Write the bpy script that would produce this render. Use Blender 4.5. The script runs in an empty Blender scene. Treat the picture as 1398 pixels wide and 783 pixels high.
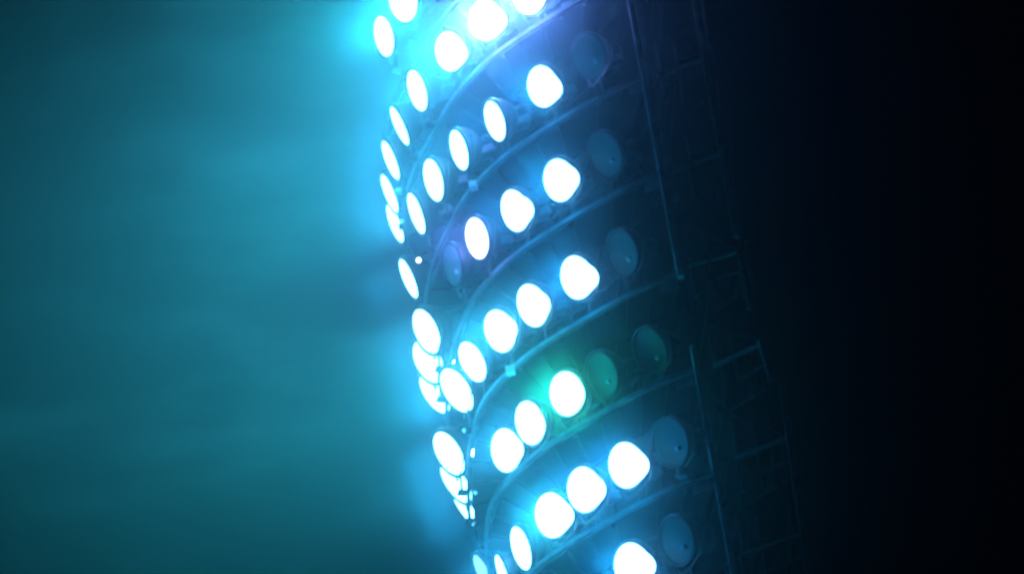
import bpy, bmesh, math, random
from mathutils import Vector, Matrix
random.seed(4)
sc = bpy.context.scene
COL = sc.collection
rad = math.radians

# ---------------------------------------------------------------- camera
cam_d = bpy.data.cameras.new("camera")
cam = bpy.data.objects.new("camera", cam_d); COL.objects.link(cam)
cam_d.sensor_fit = 'HORIZONTAL'; cam_d.sensor_width = 36.0
cam_d.lens = 36.0 * 4993.0 / 1398.0
cam_d.dof.use_dof = True; cam_d.dof.focus_distance = 15.0; cam_d.dof.aperture_fstop = 7.5
cam_d.clip_start = 0.1; cam_d.clip_end = 5000
E_, R_ = rad(40), rad(7.2)
F = Vector((0, math.cos(E_), math.sin(E_))); U = Vector((0, -math.sin(E_), math.cos(E_))); RW = Vector((1, 0, 0))
CX = RW*math.cos(R_) - U*math.sin(R_); CY = RW*math.sin(R_) + U*math.cos(R_)
m = Matrix((CX, CY, -F)).transposed().to_4x4(); m.translation = Vector((0, 0, 1.6))
cam.matrix_world = m
sc.camera = cam

# ---------------------------------------------------------------- world (night sky), exposure
w = bpy.data.worlds.new("World"); sc.world = w; w.use_nodes = True
nt = w.node_tree; bg = nt.nodes["Background"]
bg.inputs[0].default_value = (0.02, 0.06, 0.2, 1); bg.inputs[1].default_value = 0.001
sc.view_settings.view_transform = 'Standard'; sc.view_settings.look = 'None'
sc.view_settings.exposure = 0; sc.view_settings.gamma = 1
cy = sc.cycles if hasattr(sc, "cycles") else None
sc.render.engine = 'CYCLES'
cy = sc.cycles
cy.use_denoising = True
cy.volume_bounces = 0; cy.max_bounces = 6
cy.sample_clamp_indirect = 2.0
cy.use_light_tree = True
cy.volume_max_steps = 256; cy.volume_step_rate = 1.0

# light levels
BEAM_W = 680.0      # beam of one floodlight
FILL_W = 52.0        # added point fill before each lit lens, brightens steelwork and mist
HAZE_DENSITY = 0.0019
MIST_DENSITY = 0.082

# ---------------------------------------------------------------- materials
def mat(name, col, rough=.5, metal=0.0, noise=.25, scale=8.0, bump=.1, spec=.5):
    mt = bpy.data.materials.new(name); mt.use_nodes = True
    n = mt.node_tree.nodes; l = mt.node_tree.links; b = n["Principled BSDF"]
    tc = n.new("ShaderNodeTexCoord")
    t = n.new("ShaderNodeTexNoise"); t.inputs["Scale"].default_value = scale; t.inputs["Detail"].default_value = 6
    l.new(tc.outputs["Object"], t.inputs["Vector"])
    r = n.new("ShaderNodeValToRGB")
    r.color_ramp.elements[0].position = .3; r.color_ramp.elements[1].position = .72
    r.color_ramp.elements[0].color = (*[c*(1-noise) for c in col], 1); r.color_ramp.elements[1].color = (*[min(1, c*(1+noise)) for c in col], 1)
    l.new(t.outputs["Fac"], r.inputs["Fac"]); l.new(r.outputs["Color"], b.inputs["Base Color"])
    b.inputs["Roughness"].default_value = rough; b.inputs["Metallic"].default_value = metal
    if bump:
        bp = n.new("ShaderNodeBump"); bp.inputs["Strength"].default_value = bump; bp.inputs["Distance"].default_value = .01
        l.new(t.outputs["Fac"], bp.inputs["Height"]); l.new(bp.outputs["Normal"], b.inputs["Normal"])
    return mt
STEEL = mat("galvanised_steel", (.17, .175, .18), .5, .3, .3, 6)
STEEL_BRIGHT = mat("brightened_steel", (.8, .82, .82), .6, .0, .2, 6)  # steel paled so poorly lit posts stand out, light put in the colour
DARK = mat("weathered_dark_steel", (.02, .022, .025), .6, .2, .4, 4)
PAINT = mat("grey_painted_steel", (.2, .22, .24), .5, .1, .3, 5)
ALU = mat("dark_cast_housing", (.035, .038, .042), .55, .2, .3, 12)
RIM = mat("black_bezel", (.02, .02, .022), .4, .3, .2, 10)
BOX = mat("pale_plastic", (.7, .72, .7), .5, 0, .1, 8)
GLASS_OFF = mat("dusty_unlit_glass", (.05, .10, .085), .6, 0, .35, 3, .05)
GLASS_BRIGHT = mat("brightened_unlit_glass", (.3, .5, .42), .6, 0, .2, 3, .05)  # lighter copy of the unlit glass, so a dimly lit lens shows brighter
GRASS = mat("dark_turf", (.04, .08, .03), .9, 0, .4, 2)
def emit(name, col, s, lamp=False):
    mt = bpy.data.materials.new(name); mt.use_nodes = True
    n = mt.node_tree.nodes; l = mt.node_tree.links; n.remove(n["Principled BSDF"])
    e = n.new("ShaderNodeEmission"); e.inputs[0].default_value = (*col, 1); e.inputs[1].default_value = s
    l.new(e.outputs[0], n["Material Output"].inputs["Surface"])
    mt.cycles.emission_sampling = 'FRONT' if lamp else 'NONE'
    return mt
GLASS_ON = {"cyan": emit("lit_lens_cyan", (.19, .64, .95), 10.0, True), "azure": emit("lit_lens_azure", (.18, .52, 1.0), 10.0, True),
            "violet": emit("lit_lens_violet", (.32, .42, 1.0), 9.0, True), "green": emit("lit_lens_green", (.17, .85, .62), 10.0, True)}
GLASS_DIM = emit("dim_lens", (.25, .7, 1.0), 1.6)
GLIMPSE = emit("lamp_glimpse_glass", (.8, .97, 1.0), 6.0)  # glow of the dots added for glimpses of hidden floodlights
GLIMPSE_DIM = emit("lamp_glimpse_glass_dim", (.12, .85, 1.0), 1.6)

# ---------------------------------------------------------------- mesh helpers
def mesh_of(bm, name, m, smooth=False):
    me = bpy.data.meshes.new(name); bmesh.ops.recalc_face_normals(bm, faces=bm.faces[:]); bm.to_mesh(me); bm.free()
    if m: me.materials.append(m)
    if smooth:
        for p in me.polygons: p.use_smooth = True
    return me
def link(name, me, parent=None, loc=None, rot=None):
    o = bpy.data.objects.new(name, me); COL.objects.link(o)
    if parent: o.parent = parent
    if loc is not None: o.location = loc
    if rot is not None: o.rotation_euler = rot
    return o
def empty(name, loc, rz=0):
    o = bpy.data.objects.new(name, None); COL.objects.link(o); o.location = loc; o.rotation_euler = (0, 0, rz); o.empty_display_size = .2
    return o
def tag(o, label, cat, group=None):
    o["label"] = label; o["category"] = cat
    if group: o["group"] = group
    return o
def add_box(bm, c, size, rot=None):
    r = bmesh.ops.create_cube(bm, size=1)
    M = Matrix.Translation(Vector(c)) @ (rot.to_4x4() if rot else Matrix()) @ Matrix.Diagonal((*size, 1))
    bmesh.ops.transform(bm, matrix=M, verts=r["verts"])
def add_bar(bm, a, b, wdt, h, up=Vector((0, 0, 1))):
    """rectangular bar between two points: wdt across, h along up"""
    a, b = Vector(a), Vector(b); d = (b-a); L = d.length; d.normalize()
    if abs(d.dot(up)) > .98: up = Vector((0, 1, 0))
    s = d.cross(up).normalized(); u = s.cross(d).normalized()
    M = Matrix((d, s, u)).transposed()
    add_box(bm, (a+b)/2, (L, wdt, h), M)
def add_tube(bm, pts, r, n=8):
    pts = [Vector(p) for p in pts]; rings = []
    for i, p in enumerate(pts):
        d = (pts[min(i+1, len(pts)-1)] - pts[max(i-1, 0)]).normalized()
        a = Vector((0, 0, 1)) if abs(d.z) < .9 else Vector((1, 0, 0))
        s = d.cross(a).normalized(); u = s.cross(d)
        rr = r[i] if isinstance(r, (list, tuple)) else r
        rings.append([bm.verts.new(p + (s*math.cos(2*math.pi*k/n) + u*math.sin(2*math.pi*k/n))*rr) for k in range(n)])
    for A, B in zip(rings, rings[1:]):
        for k in range(n): bm.faces.new((A[k], A[(k+1) % n], B[(k+1) % n], B[k]))
    bm.faces.new(rings[0]); bm.faces.new(rings[-1][::-1])
def add_lathe_x(bm, prof, n=32, cap0=False, cap1=False):
    rings = [[bm.verts.new((x, r*math.cos(2*math.pi*k/n), r*math.sin(2*math.pi*k/n))) for k in range(n)] for x, r in prof]
    for A, B in zip(rings, rings[1:]):
        for k in range(n): bm.faces.new((A[k], A[(k+1) % n], B[(k+1) % n], B[k]))
    if cap0: bm.faces.new(rings[0])
    if cap1: bm.faces.new(rings[-1])
def sweep(bm, pts, depth, h):
    """rectangular section swept along plan points (x,y,z), closed ends"""
    pts = [Vector(p) for p in pts]; rings = []
    for i, p in enumerate(pts):
        d = (pts[min(i+1, len(pts)-1)] - pts[max(i-1, 0)]); d.z = 0; d.normalize(); s = Vector((-d.y, d.x, 0))
        rings.append([bm.verts.new(p + s*a*depth/2 + Vector((0, 0, b*h/2))) for a, b in ((1, 1), (1, -1), (-1, -1), (-1, 1))])
    for A, B in zip(rings, rings[1:]):
        for k in range(4): bm.faces.new((A[k], A[(k+1) % 4], B[(k+1) % 4], B[k]))
    bm.faces.new(rings[0]); bm.faces.new(rings[-1][::-1])
def part(name, m, parent, fn, smooth=False, loc=None, rot=None):
    bm = bmesh.new(); fn(bm)
    return link(name, mesh_of(bm, name, m, smooth), parent, loc, rot)

# ---------------------------------------------------------------- setting
bm = bmesh.new(); bmesh.ops.create_grid(bm, x_segments=8, y_segments=8, size=1500)
g = link("ground", mesh_of(bm, "ground", GRASS)); g["kind"] = "structure"

# ---------------------------------------------------------------- the mast head
ZR = [41.01, 39.33, 37.32, 35.45, 33.60, 31.92, 30.17, 28.69]      # height of each curved rail
END = {0: 2.20, 1: 2.207, 2: 2.226, 3: 2.239, 4: 2.294, 5: 2.347, 6: 2.284, 7: 2.352}
PLAN = [(2.24, 38.30), (1.80, 38.50), (1.35, 38.76), (.93, 39.03), (.47, 39.35), (.07, 39.68), (-.33, 40.13), (-.63, 40.60), (-.88, 41.17),
        (-1.12, 41.8), (-1.30, 42.5), (-1.38, 43.2), (-1.34, 43.9), (-1.05, 44.7), (-.4, 45.4), (.6, 45.8), (1.7, 45.8), (2.7, 45.2), (3.3, 44), (3.5, 42), (3.4, 40), (3.22, 38.05)]
def plan(k, closed_to=len(PLAN)):
    out = []
    for x, y in PLAN[:closed_to]:
        t = min(1, max(0, (y-40.3)/2.7)); t = t*t*(3-2*t)
        if x > .6 and y > 44: t = 0
        if x > 2.5: t = 0
        out.append((x + .17*(k-2)*t, y))
    out[0] = (END[k], 38.3)
    return out
def smooth(pts, n=4):
    P = [pts[0]] + list(pts) + [pts[-1]]; out = []
    for i in range(1, len(P)-2):
        for j in range(n):
            t = j/n; a, b, c, d = P[i-1], P[i], P[i+1], P[i+2]
            out.append(tuple(.5*((2*b[q]) + (-a[q]+c[q])*t + (2*a[q]-5*b[q]+4*c[q]-d[q])*t*t + (-a[q]+3*b[q]-3*c[q]+d[q])*t**3) for q in (0, 1)))
    out.append(pts[-1]); return out
CEN = Vector((1.3, 42.6, 0))
def inward(p, d):
    v = Vector((CEN.x-p[0], CEN.y-p[1], 0)); v.normalize()
    return Vector((p[0], p[1], 0)) + v*d

mast = tag(empty("floodlight_mast", (1.3, 42.6, 0)), "tall dark steel mast head with curved rails carrying every row of floodlights", "mast")
def mpart(name, m, fn, smooth_=False):
    o = part(name, m, mast, fn, smooth_); o.location = -Vector((1.3, 42.6, 0)); return o
mpart("column", DARK, lambda b: add_tube(b, [(1.3, 42.6, -.2), (1.3, 42.6, 20), (1.3, 42.6, 42.5)], [.9, .6, .42], 16), True)
for k, z in enumerate(ZR):
    pl = smooth(plan(k))
    def f(b, pl=pl, z=z): sweep(b, [(x, y, z) for x, y in pl[:-4]], .05, .07)
    mpart("curved_rail", STEEL, f)
    inn = [inward(p, .85) for p in pl[:-4]]
    def f(b, inn=inn, z=z): sweep(b, [(p.x, p.y, z-.02) for p in inn], .05, .08)
    mpart("inner_rail", DARK, f)
    # walkway floor panels between the two rails, a joist at every joint
    st = list(range(0, len(pl)-5, 3))
    for i, j in zip(st, st[1:]):
        a, b2, c, d = inward(pl[i], .05), inward(pl[j], .05), inn[j], inn[i]
        def f(b, q=(a, b2, c, d), z=z):
            vs = [Vector((p.x, p.y, 0)) for p in q]; cc = sum(vs, Vector())/4
            vs = [cc + (v-cc)*.97 for v in vs]
            lo = [b.verts.new(v + Vector((0, 0, z-.03))) for v in vs]; hi = [b.verts.new(v + Vector((0, 0, z+.012))) for v in vs]
            b.faces.new(lo); b.faces.new(hi[::-1])
            for n_ in range(4): b.faces.new((lo[n_], lo[(n_+1) % 4], hi[(n_+1) % 4], hi[n_]))
        mpart("floor_panel", DARK, f)
        def f(b, a=a, d=d, z=z): add_bar(b, (a.x, a.y, z-.075), (d.x, d.y, z-.075), .05, .06)
        mpart("joist", DARK, f)
        e = inward(pl[i], 1.15)
        if 1 < i < 60:
            def f(b, e=d, z=z): add_bar(b, (e.x, e.y, z+.03), (e.x, e.y, z+1.0), .03, .03)
            mpart("stanchion", DARK, f)
    for hz in (.55, 1.0):
        def f(b, inn=inn, z=z, hz=hz): add_tube(b, [(p.x, p.y, z+hz) for p in inn[::2]], .018, 6)
        mpart("handrail", DARK, f)
    # spokes back to the column
    for i in (4, 20, 36, 56, 68):
        if i < len(inn):
            def f(b, p=inn[i], z=z): add_bar(b, (p.x, p.y, z-.1), (1.3, 42.6, z-.1), .07, .1)
            mpart("spoke", DARK, f)

# right-hand posts: an upper and a lower module, with an outer bay
def bar_part(name, m, a, b_, w_=.05, h_=.05):
    def f(b): add_bar(b, a, b_, w_, h_)
    return mpart(name, m, f)
bar_part("inner_post", STEEL_BRIGHT, (2.19, 38.27, 41.8), (2.30, 38.27, 33.50), .085, .085)
bar_part("inner_post", STEEL_BRIGHT, (2.31, 38.27, 32.30), (2.36, 38.27, 27.6), .08, .08)
bar_part("outer_post", STEEL_BRIGHT, (3.13, 38.03, 41.5), (3.12, 37.98, 33.85), .065, .065)
bar_part("outer_post", STEEL_BRIGHT, (3.12, 37.98, 33.6), (3.11, 37.96, 32.55), .045, .045)
bar_part("outer_post", STEEL_BRIGHT, (3.17, 37.96, 32.0), (3.22, 37.85, 31.2), .045, .045)
bar_part("outer_post", STEEL_BRIGHT, (3.36, 37.90, 31.35), (3.24, 37.84, 27.6), .07, .07)
for k, (a, b_) in {1: ((2.43, 38.30), (3.12, 38.1)), 2: ((2.46, 38.30), (3.12, 38.10)), 3: ((2.40, 38.28), (3.12, 38.05)), 4: ((2.42, 38.16), (3.10, 37.98)),
                   5: ((2.54, 38.30), (3.19, 37.95)), 6: ((2.60, 38.05), (3.24, 37.76)), 7: ((2.45, 38.14), (3.20, 37.84))}.items():
    z = ZR[k]
    bar_part("strut", STEEL_BRIGHT, (*a, z), (*b_, z), .045, .05)
    bar_part("lower_strut", PAINT, (a[0]+.3, a[1]-.1, z-.36), (*b_, z-.36), .03, .035)
    bar_part("hanger", PAINT, (a[0]+.28, a[1]-.08, z+.5), (a[0]+.28, a[1]-.08, z-.62), .035, .035)
    bar_part("hanger", PAINT, (a[0]+.03, a[1], z-.55), (a[0]+.03, a[1], z+.62), .05, .03)
    bar_part("brace", DARK, (a[0]-.1, a[1]+.1, z+.9), (b_[0], b_[1]+.06, z+.1), .03, .03)
    bar_part("side_rail", DARK, (*b_, z-.05), (b_[0]+.2, b_[1]+4, z-.05), .05, .06)
    bar_part("gusset_plate", PAINT, (2.25, 38.33, z-.14), (2.02, 38.43, z-.12), .012, .16)
    def f(b, a=a, z=z):
        add_box(b, (a[0]+.42, a[1]+.25, z+.5), (.26, .18, .34)); add_box(b, (a[0]+.42, a[1]+.15, z+.5), (.2, .03, .28))
    mpart("control_box", DARK, f)
# pale junction boxes clamped to the rails
for x, y, z, s in ((-.38, 40.14, ZR[2]-.02, .13), (-.17, 39.78, ZR[4]-.12, .13), (-.9, 44.05, ZR[4]-.85, .16), (-1.55, 42.0, ZR[1]-.3, .1), (1.9, 38.4, ZR[6]+.13, .12)):
    def f(b, x=x, y=y, z=z, s=s):
        add_box(b, (x, y, z), (s, s*.6, s)); add_box(b, (x, y-.35*s, z), (s*.8, s*.12, s*.8)); add_box(b, (x-.1*s, y, z-.62*s), (s*.2, s*.2, s*.3))
    mpart("junction_box", BOX, f)

# ---------------------------------------------------------------- floodlights
# row, x, y of the lens, compass of its aim, tilt, state (0 off, 1 lit, 2 dim), output
LAMPS = [
    (0, -1.12, 40.67, -148, -30, 1, 1.2), (0, -1.50, 41.39, -161, -22, 1, 1.0),
    (1, 0.81, 39.15, -138, -32, 1, 2.2), (1, 0.12, 39.59, -134, -33, 1, 2.6), (1, -0.48, 40.16, -145, -29, 1, 1.4), (1, -1.06, 40.93, -166, -23, 1, 1.0), (1, -1.41, 41.67, -180, -22, 1, 1.0), (1, -1.63, 42.43, -177, -21, 1, 1.0), (1, -1.73, 43.20, -178, -21, 1, 1.0), (1, -1.72, 43.93, -176, -21, 1, 0.7),
    (2, 1.53, 38.53, -148, -29, 0, 0.0), (2, 0.82, 39.04, -146, -29, 1, 1.2), (2, 0.06, 39.65, -165, -24, 1, 1.0), (2, -0.52, 40.18, -167, -21, 1, 1.0), (2, -0.96, 40.77, -164, -21, 1, 1.0), (2, -1.29, 41.47, -174, -20, 1, 1.0), (2, -1.56, 42.95, -177, -22, 1, 0.8),
    (3, 1.55, 38.60, -150, -30, 0, 0.0), (3, 0.87, 39.02, -145, -28, 1, 1.2), (3, 0.19, 39.55, -154, -27, 1, 1.1), (3, -0.41, 40.05, -156, -23, 1, 1.0), (3, -0.82, 40.58, -160, -17, 0, 0.0), (3, -1.34, 42.00, -164, -30, 1, 1.0), (3, -1.38, 42.71, -161, -36, 1, 1.0), (3, -1.36, 43.49, -171, -37, 1, 1.0),
    (4, 1.58, 38.60, -152, -26, 0, 0.0), (4, 0.92, 39.00, -146, -28, 1, 1.3), (4, 0.26, 39.48, -152, -30, 1, 1.2), (4, -0.24, 39.95, -150, -31, 1, 1.2), (4, -0.69, 40.56, -162, -33, 1, 1.0), (4, -0.97, 41.16, -165, -37, 1, 1.0), (4, -1.22, 42.61, -165, -35, 1, 0.9), (4, -1.18, 43.34, -173, -37, 1, 0.9), (4, -1.08, 44.04, 176, -33, 1, 0.7),
    (5, 1.76, 38.72, -155, -31, 0, 0.0), (5, 1.07, 39.11, -152, -27, 0, 0.0), (5, 0.57, 39.43, -139, -26, 1, 1.2), (5, 0.02, 39.97, -151, -25, 1, 1.0), (5, -0.36, 40.52, -146, -22, 1, 1.0), (5, -0.92, 43.40, -177, -25, 2, 0.3),
    (6, 1.83, 38.52, -147, -25, 0, 0.0), (6, 1.22, 38.89, -140, -25, 1, 1.3), (6, 0.63, 39.31, -141, -24, 1, 1.2), (6, 0.16, 39.79, -140, -25, 1, 1.2), (6, -0.32, 40.45, -165, -20, 1, 1.0), (6, -0.61, 41.04, -176, -16, 1, 1.0),
    (7, 1.72, 38.67, -149, -24, 0, 0.0), (7, 1.11, 39.11, -140, -24, 1, 1.2),
]
LENS_R = .302
def lathe_mesh(name, prof, m, cap0=False, cap1=False):
    b = bmesh.new(); add_lathe_x(b, prof, 36, cap0, cap1); return mesh_of(b, name, m, True)
ME_HOUSE = lathe_mesh("housing", [(.0, .345), (-.05, .352), (-.06, .33), (-.14, .31), (-.24, .25), (-.32, .16), (-.335, .11), (-.42, .105), (-.43, .125), (-.56, .12), (-.57, .09)], ALU, False, True)
ME_BEZEL = lathe_mesh("bezel", [(-.02, .348), (.02, .348), (.022, .33), (.012, LENS_R), (-.02, LENS_R)], RIM)
def lens_mesh(name, m): return lathe_mesh(name, [(.004, LENS_R), (.008, .28), (.014, .18), (.018, .08), (.019, .01)], m, False, True)
ME_BRIGHT = lens_mesh("lens", GLASS_BRIGHT)
ME_ON, ME_OFF, ME_DIM = {k: lens_mesh("lens", g) for k, g in GLASS_ON.items()}, lens_mesh("lens", GLASS_OFF), lens_mesh("lens", GLASS_DIM)
def yoke_bm(b):
    pts = [(0, .335, 0), (0, .335, -.24), (0, .25, -.42), (0, 0, -.46), (0, -.25, -.42), (0, -.335, -.24), (0, -.335, 0)]
    for p, q in zip(pts, pts[1:]): add_bar(b, p, q, .035, .012, Vector((1, 0, 0)))
bm = bmesh.new(); yoke_bm(bm); ME_YOKE = mesh_of(bm, "yoke", RIM)
bm = bmesh.new(); add_box(bm, (-.36, 0, -.17), (.24, .2, .12)); add_box(bm, (-.36, 0, -.235), (.2, .16, .012)); ME_GEAR = mesh_of(bm, "ballast_box", PAINT)
bm = bmesh.new(); bmesh.ops.create_uvsphere(bm, u_segments=12, v_segments=8, radius=.035); ME_GLINT = mesh_of(bm, "glint_bead", STEEL_BRIGHT, True)  # pale bead standing for a glint on each unlit lens
# glare bloom built into the lit lens outline: how far, and how much upward
BLOOM = {(1, 0): (.25, .3), (1, 1): (.3, 0), (1, 2): (.3, 0), (2, 1): (.34, 0), (3, 1): (.36, .15), (3, 2): (.5, .2), (4, 1): (.46, .1), (4, 2): (.3, .25), (4, 3): (.26, .3),
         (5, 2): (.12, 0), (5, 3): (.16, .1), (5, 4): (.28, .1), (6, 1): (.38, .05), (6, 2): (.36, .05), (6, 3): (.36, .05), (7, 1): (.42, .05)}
def bloom_lens(a, tint, n=48):
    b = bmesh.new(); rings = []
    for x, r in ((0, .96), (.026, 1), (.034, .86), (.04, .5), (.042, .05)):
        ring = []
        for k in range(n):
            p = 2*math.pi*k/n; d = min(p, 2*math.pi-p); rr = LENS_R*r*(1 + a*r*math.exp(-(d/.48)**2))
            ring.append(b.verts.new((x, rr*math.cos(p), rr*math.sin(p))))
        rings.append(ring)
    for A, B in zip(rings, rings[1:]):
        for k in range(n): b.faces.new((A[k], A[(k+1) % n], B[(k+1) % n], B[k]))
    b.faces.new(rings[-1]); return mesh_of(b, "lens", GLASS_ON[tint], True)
def light(name, typ, parent, loc, rot, power, col, **kw):
    l = bpy.data.lights.new(name, typ); l.energy = power; l.color = col
    for a, v in kw.items(): setattr(l, a, v)
    o = bpy.data.objects.new(name, l); COL.objects.link(o); o.parent = parent; o.location = loc; o.rotation_euler = rot
    return o
ORD = ["rightmost", "second from the right", "third from the right", "fourth from the right", "fifth from the right", "sixth from the right", "seventh from the right", "eighth from the right", "ninth from the right"]
ROWN = ["topmost", "second", "third", "fourth", "fifth", "sixth", "seventh", "bottom"]
def shape_word(az, tilt):
    n = Vector((math.cos(rad(tilt))*math.cos(rad(az)), math.cos(rad(tilt))*math.sin(rad(az)), math.sin(rad(tilt))))
    a = abs(n.dot(F))
    return "broad oval" if a > .6 else ("slim oval" if a > .35 else "thin edge-on")
CYAN, AZURE, VIOLET, GREEN = (.02, .66, .82), (.004, .46, .86), (.14, .36, 1.0), (.0, .85, .45)
cnt = {}
for i, (row, x, y, az, tilt, state, pw) in enumerate(LAMPS):
    idx = cnt.get(row, 0); cnt[row] = idx+1
    n = Vector((math.cos(rad(tilt))*math.cos(rad(az)), math.cos(rad(tilt))*math.sin(rad(az)), math.sin(rad(tilt))))
    zl = ZR[row] + .75
    piv = Vector((x, y, zl)) - n*.16
    zb = ZR[row] + .02
    t = empty("floodlight", (piv.x, piv.y, zb), rad(az))
    word = {0: "unlit", 1: "lit", 2: "dimly glowing"}[state]
    extra = " beside the inner post" if state == 0 and x > 1.5 else ""
    tag(t, "%s %s floodlight, %s in the %s row%s" % (word, shape_word(az, tilt), ORD[idx], ROWN[row], extra), "floodlight", "round floodlights on the curved mast head")
    h = zl - n.z*.16 - zb
    tint = "cyan"
    if row <= 1 and x > -.3 or (row, idx) in ((3, 3), (3, 4)): tint = "violet"
    elif row == 5 and x > .3: tint = "green"
    elif x > .4 or (row, idx) in ((2, 2), (3, 2), (4, 1)): tint = "azure"
    link("yoke", ME_YOKE, t, (0, 0, h))
    part("stem", RIM, t, lambda b, h=h: (add_tube(b, [(0, 0, 0), (0, 0, max(.05, h-.46))], .02, 8), add_box(b, (0, 0, .008), (.14, .14, .016))))
    hs = link("housing", ME_HOUSE, t, (.16*math.cos(rad(tilt)), 0, h + .16*math.sin(rad(tilt))), (0, -rad(tilt), 0))
    if x < -.9: hs.scale = (1.14 if row in (3, 4) else 1.06,)*3
    link("bezel", ME_BEZEL, hs); 
    if state == 1 and (row, idx) in BLOOM:
        r_ = hs.matrix_basis.to_3x3().inverted() @ (Matrix.Rotation(-rad(az), 3, 'Z') @ (CX + CY*BLOOM[(row, idx)][1]))
        link("lens", bloom_lens(BLOOM[(row, idx)][0], tint), hs, None, (math.atan2(r_.z, r_.y), 0, 0))
    else: link("lens", {0: ME_BRIGHT if x < 0 else ME_OFF, 1: ME_ON[tint], 2: ME_DIM}[state], hs)
    link("ballast_box", ME_GEAR, hs)
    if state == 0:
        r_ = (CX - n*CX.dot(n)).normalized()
        o = link("glint_bead", ME_GLINT, hs, hs.matrix_basis.to_3x3().inverted() @ (Matrix.Rotation(-rad(az), 3, 'Z') @ (r_*.16 - CY*.05 + n*.02)))
    if state:
        col = dict(cyan=CYAN, azure=AZURE, violet=VIOLET, green=GREEN)[tint]
        p = pw*(1 if state == 1 else .3)
        if row <= 1: p *= 1.15
        if row >= 4 and x < .2: p *= 1.7
        light("beam", 'SPOT', hs, (.03, 0, 0), (0, -rad(90), 0), BEAM_W*p, col, spot_size=rad(140 if row <= 1 else 108), spot_blend=1.0, shadow_soft_size=.2)
        q_ = p * (.5 if x < -.9 else (1.0 if tint == 'green' else (1.1 if row <= 1 else .6)))
        light("fill_light", 'POINT', hs, (.4, 0, 0), (0, 0, 0), FILL_W*q_, (col[0]*.9, col[1]*.56, col[2]*.85), shadow_soft_size=.3)  # added fill point ahead of the glass, lights steelwork and mist

# small glowing domes added for glimpses of floodlights hidden behind
bm = bmesh.new(); add_lathe_x(bm, [(0, 1), (.4, .92), (.8, .6), (1, .1)], 16, False, True)
for v in bm.verts: v.co *= .05
ML_GL = mesh_of(bm, "glass", GLIMPSE, True); GLIMPSE_GLD = ML_GL.copy(); GLIMPSE_GLD.materials[0] = GLIMPSE_DIM
bm = bmesh.new(); add_lathe_x(bm, [(0, 1.12), (-.5, 1.12), (-.8, .7)], 16, True, True)
for v in bm.verts: v.co *= .05
GLIMPSE_B = mesh_of(bm, "base", PAINT, True)
for x, y, z, s, on, lb in ((-1.34, 41.73, 37.32, .75, 1, "tiny bright lamp glimpse above the thin lit floodlight at the left edge"),
                     (-.98, 41.98, 35.45, 1.1, 1, "small bright lamp glimpse left of the oval floodlight in the fifth row"),
                     (-.84, 41.76, 33.60, 1.1, 1, "small bright lamp glimpse left of the sixth row's leftmost broad floodlight"),
                     (-.93, 41.21, 33.60, .6, 0, "tiny cyan lamp glimpse above the bright glimpse in the sixth row"),
                     (-.86, 40.47, 31.92, .5, 0, "faint cyan lamp glimpse right of the lowest thin floodlights"),
                     (-.63, 41.79, 31.92, .6, 0, "lowest faint cyan lamp glimpse, above a thin floodlight at the bottom"),
                     (-1.50, 40.80, 37.32, .6, 0, "faint cyan lamp glimpse beside the second row's last thin floodlight")):
    t = empty("lamp_glimpse", (x, y, z+.045), rad(-120)); tag(t, lb, "lamp glimpse", "small glimpses of hidden floodlights")
    for me, nm in ((ML_GL if on else GLIMPSE_GLD, "glass"), (GLIMPSE_B, "base")):
        o = link(nm, me, t, None, (0, rad(30), 0)); o.scale = (s, s, s)

# ---------------------------------------------------------------- haze (even) and mist added on the head's lit side for the glow's fall-off
def volume_mat(name, col, dens, g):
    mt = bpy.data.materials.new(name); mt.use_nodes = True
    n = mt.node_tree.nodes; n.remove(n["Principled BSDF"]); v = n.new("ShaderNodeVolumePrincipled")
    v.inputs["Color"].default_value = (*col, 1); v.inputs["Density"].default_value = dens; v.inputs["Anisotropy"].default_value = g
    mt.node_tree.links.new(v.outputs[0], n["Material Output"].inputs["Volume"])
    return mt, v
bm = bmesh.new(); add_box(bm, (0, 27, 21.5), (60, 60, 45))
mt, v = volume_mat("haze", (.7, .82, 1), HAZE_DENSITY, .991)
hz = link("haze", mesh_of(bm, "haze", mt)); hz["kind"] = "stuff"

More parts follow.
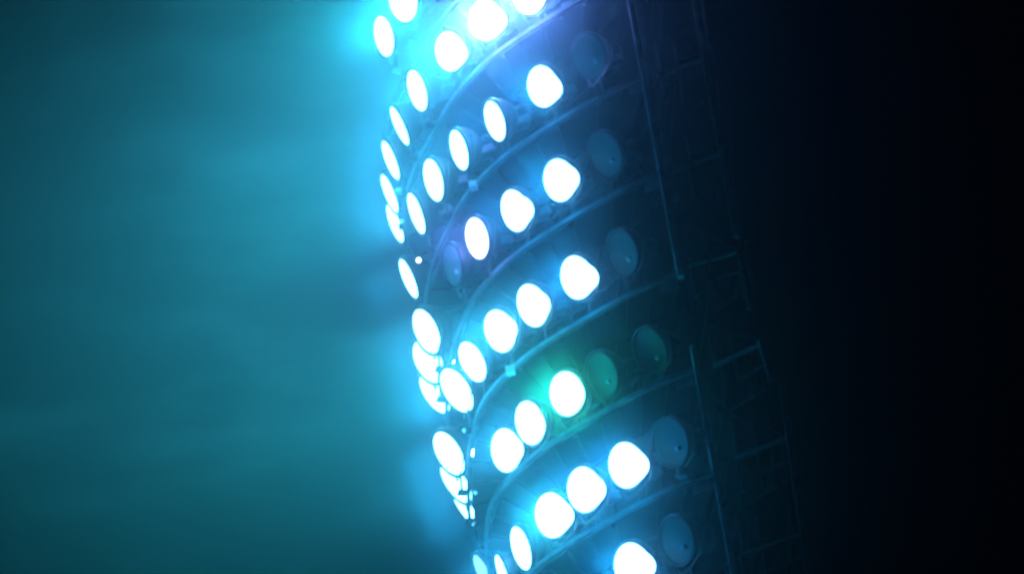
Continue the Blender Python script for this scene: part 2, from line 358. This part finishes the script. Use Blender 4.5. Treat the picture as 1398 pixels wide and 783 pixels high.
bm = bmesh.new(); bmesh.ops.create_uvsphere(bm, u_segments=32, v_segments=20, radius=1)
for q in bm.verts: q.co = Vector((q.co.x*11.2, q.co.y*9.5, q.co.z*16))
mt, v = volume_mat("mist", (.75, 1, 1), 0, .78)
n = mt.node_tree.nodes; l = mt.node_tree.links
tc = n.new("ShaderNodeTexCoord")
flat = n.new("ShaderNodeVectorMath"); flat.operation = 'MULTIPLY'; flat.inputs[1].default_value = (1/11.2, 1/9.5, 1/16)
ln = n.new("ShaderNodeVectorMath"); ln.operation = 'LENGTH'
l.new(tc.outputs["Object"], flat.inputs[0]); l.new(flat.outputs[0], ln.inputs[0])
mr = n.new("ShaderNodeMapRange"); mr.interpolation_type = 'SMOOTHERSTEP'
mr.inputs["From Min"].default_value = 1.0; mr.inputs["From Max"].default_value = .0
l.new(ln.outputs["Value"], mr.inputs["Value"])
pw_ = n.new("ShaderNodeMath"); pw_.operation = 'POWER'; pw_.inputs[1].default_value = 1.2; l.new(mr.outputs[0], pw_.inputs[0])
mp = n.new("ShaderNodeMapping"); mp.inputs["Scale"].default_value = (.22, .5, .95); mp.inputs["Rotation"].default_value = (.3, -.8, .3); l.new(tc.outputs["Object"], mp.inputs[0])
ns = n.new("ShaderNodeTexNoise"); ns.inputs["Scale"].default_value = 1.0; ns.inputs["Detail"].default_value = 5; l.new(mp.outputs[0], ns.inputs["Vector"])
nr = n.new("ShaderNodeMapRange"); nr.inputs["From Min"].default_value = .6; nr.inputs["From Max"].default_value = .65
nr.inputs["To Min"].default_value = .6; nr.inputs["To Max"].default_value = 1.55; l.new(ns.outputs["Fac"], nr.inputs["Value"])
mu = n.new("ShaderNodeMath"); mu.operation = 'MULTIPLY'; l.new(pw_.outputs[0], mu.inputs[0]); l.new(nr.outputs[0], mu.inputs[1])
m2 = n.new("ShaderNodeMath"); m2.operation = 'MULTIPLY'; m2.inputs[1].default_value = MIST_DENSITY; l.new(mu.outputs[0], m2.inputs[0])
l.new(m2.outputs[0], v.inputs["Density"])
ms = link("mist", mesh_of(bm, "mist", mt), None, (-7.7, 39.4, 38.5)); ms["kind"] = "stuff"
